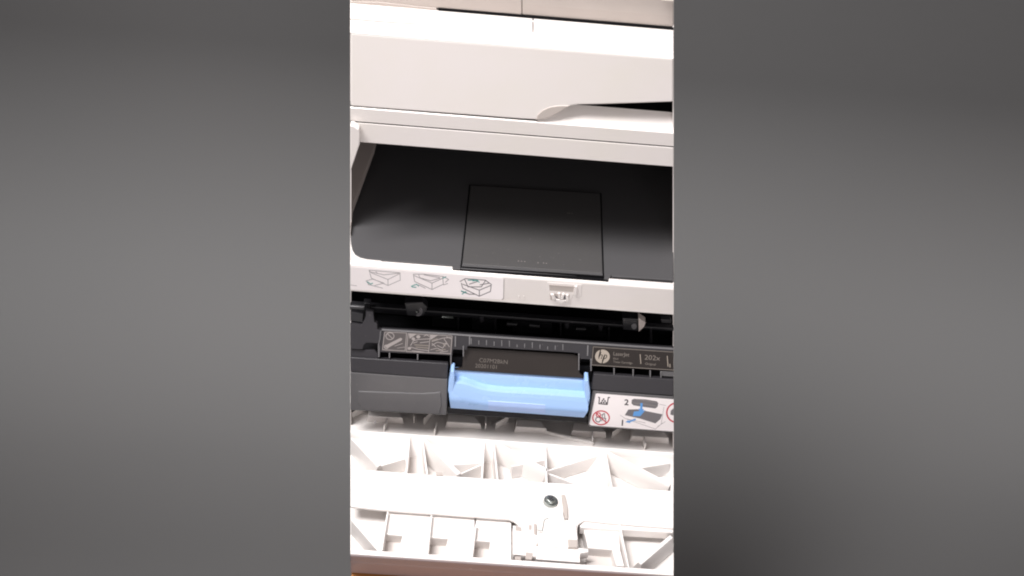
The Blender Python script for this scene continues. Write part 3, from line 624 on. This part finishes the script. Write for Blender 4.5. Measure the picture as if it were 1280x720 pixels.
# ---- hinge bay: sloped bosses, walls, and the printed mark
for x0, x1, ya, yb_ in ((462, 503, 515.5, 528.6), (560, 600, 525.0, 535.8), (646, 682, 531, 541.8), (716, 756, 535.4, 546.6), (790, 834, 540, 553.5)):
    dy = (x1 - x0) * 0.072
    MB().taper(Shf, [(x0, ya), (x1 - 7, ya + dy * .8), (x1, yb_ + dy * .4), (x0 - 2, yb_ - dy * .4)], 13, -1, 1.1).build('boss', DOORW, door, 1.0, 3)
for p0, p1 in (((440, 523.5), (457, 513.8)), ((517.5, 529), (517.0, 517)), ((530, 531), (541, 519.5)), ((606.5, 537), (606.5, 526)), ((619, 537), (635, 528)), ((739.5, 556), (738.6, 546)), ((764.5, 548), (778, 537)), ((805, 564), (803, 553)), ((480, 541), (484, 531)), ((543, 546), (545, 535))):
    A, B = Shf.p(*p0), Shf.p(*p1); d = (B - A).normalized(); nn = Vector((-d.y, d.x, 0)) * 0.9
    q = [A - nn, A + nn, B + nn, B - nn]
    MB().loft([v + Vector((0, 0, 15)) for v in q], [v - Vector((0, 0, 1)) for v in q]).build('bay_rib', DOORW, door, 0.3)
MB().prism(Shf, [(680, 541), (690, 543), (742, 557), (741, 558.6), (712, 552), (680, 543)], 8, 0).build('arm', DOORW, door, 0.8)
Smk = Surf((Pin + 20, ZH + 0.2), (Pin, ZH + 0.2))
text('hp', Smk, 611.6, 549.0, 8.0, 0.4, 'moulded_mark', INKD, door, 1.1, 0.3, bold=0.02)
mb = MB()
for i in range(8): mb.flat(Smk, [(644.5 + i*2.7, 548.6 + i*.19), (646.5 + i*2.7, 548.7 + i*.19), (646.4 + i*2.7, 552.0 + i*.19), (644.4 + i*2.7, 551.9 + i*.19)], 0.3)
mb.build('moulded_mark', INKM, door)
# ---- slot row along the front
for xt, xb_, ya, yb_ in ((484.8, 477, 638.5, 688), (539.6, 534.5, 642.5, 692), (595, 590, 655, 696), (774.8, 786, 655, 709.5)):
    rib((xt, ya), (xb_, yb_), 2.2, -28, -0.5)
rib((440, 648), (474, 690), 6, -28, -0.5, flare=5)
rib((840, 668), (800, 702), 5, -28, -4, flare=7)
# raised floors of the slot pockets, each with a sunk corner
for q in ([(486, 628), (539.5, 632), (537.4, 667), (503, 664.4), (481.5, 662.6)], [(503, 664.4), (537.4, 667), (534, 690), (497.5, 686.5)],
          [(541, 632.2), (594.5, 636), (592.6, 671), (560, 668.4), (536.6, 666.6)], [(560, 668.4), (592.6, 671), (589, 694), (555.5, 691.4)],
          [(596.5, 636), (640, 640), (640, 674.5), (613, 672), (592.8, 670.6)], [(613, 672), (640, 674.5), (640, 697), (611, 696)],
          [(727, 640), (773, 644), (777, 683), (736, 680)], [(766, 682), (777, 683), (782, 703), (772, 702.4)]):
    MB().prism(Sd, q, -9, -29).build('pocket_floor', DOORW, door, 1)
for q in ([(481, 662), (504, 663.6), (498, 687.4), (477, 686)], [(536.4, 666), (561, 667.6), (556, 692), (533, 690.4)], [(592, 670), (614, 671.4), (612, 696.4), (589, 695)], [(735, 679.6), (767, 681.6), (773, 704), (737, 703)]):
    MB().prism(Sd, q, -25.5, -29.5).build('pocket_plate', DOORP, door)  # shade of the sunk corners put into the plate colour
# ---- latch assembly and screw
la = MB().prism(Sd, [(687, 640), (703, 641), (706, 655), (720, 656.5), (722.5, 684), (712, 686.5), (673, 684.5), (668, 672), (678, 668), (680, 655), (686, 650)], 4, -6).build('door_latch', DOORW, door, 1.0, 3)
MB().prism(Sd, [(641, 658), (652, 658.6), (654, 650), (668, 652), (671, 676), (670, 697), (641, 694)], 2.5, -14).build('latch_block', DOORW, la, 0.9, 3)
MB().prism(Sd, [(670, 680), (710, 683.4), (735, 686), (736, 690), (725, 692), (725, 703), (670, 699)], 0.5, -14).build('latch_base', DOORW, la, 0.8, 3)
MB().prism(Sd, [(701.5, 620), (706, 620.4), (709.4, 637), (709.4, 650), (705.2, 650), (703.6, 637)], 3.6, -1).build('latch_fin', CREAM, la, 0.7)
MB().prism(Sd, [(709, 677.4), (721.4, 678), (721.2, 687), (710, 687)], 6, 0).build('latch_foot', CREAM, la, 0.7)
for q in ([(666.6, 656.6), (670.6, 657), (670.2, 670), (667.2, 669.4)], [(660.5, 658), (664.4, 658), (664, 664), (661, 664)], [(644, 659), (651.6, 661), (651.6, 665.6), (644, 664.8)], [(643.6, 697), (651, 697.4), (651, 701), (643.6, 700.4)], [(657, 692), (666, 693), (664.5, 701), (656.5, 700)], [(671, 671), (676.8, 671.5), (676, 674.4), (671.6, 674.6)], [(671, 677.6), (684, 677.6), (676, 682.6), (670.4, 683)]):
    MB().prism(Sd, q, 3.2, -4).build('latch_slot', WALLM, la, 0.4)
mb = MB(); 
pts = [(672, 665), (677.4, 666), (679.6, 653.6), (681.5, 651.4), (685.6, 650.8)]
for a, c_ in zip(pts, pts[1:]): mb.cyl(Sd.p(*a, 4.5), Sd.p(*c_, 4.5), 0.55, 8)
mb.build('spring_wire', STEEL, la)
sp = Sd.p(688.2, 627.5); tilt = Vector((0.16, 0.12, 1)).normalized()
sc = MB().cyl(sp - tilt*2, sp + tilt*3.2, 9.4, 32, 9.2).build('washer', STEEL, door, 0.4)
MB().cyl(sp + tilt*2.6 + Vector((-.8, .8, 0)), sp + tilt*6.0 + Vector((-.8, .8, 0)), 7.2, 28, 5.6).build('screw_head', STEEL, sc, 0.8, 3)
mb = MB(); top_ = sp + tilt*6.05 + Vector((-.8, .8, 0))
u_ = tilt.cross(Vector((0.6, 0.8, 0))).normalized(); v_ = tilt.cross(u_)
for a, c_ in ((u_, v_), (v_, u_)):
    q = [top_ + a*3.9 + c_*0.8, top_ - a*3.9 + c_*0.8, top_ - a*3.9 - c_*0.8, top_ + a*3.9 - c_*0.8]
    q = [v - (tilt*0.02 if a is u_ else tilt*0.0) for v in q]
    mb.loft([v + tilt*0.14 for v in q], [v - tilt*0.3 for v in q])
mb.build('cross_slot', INKD, sc)
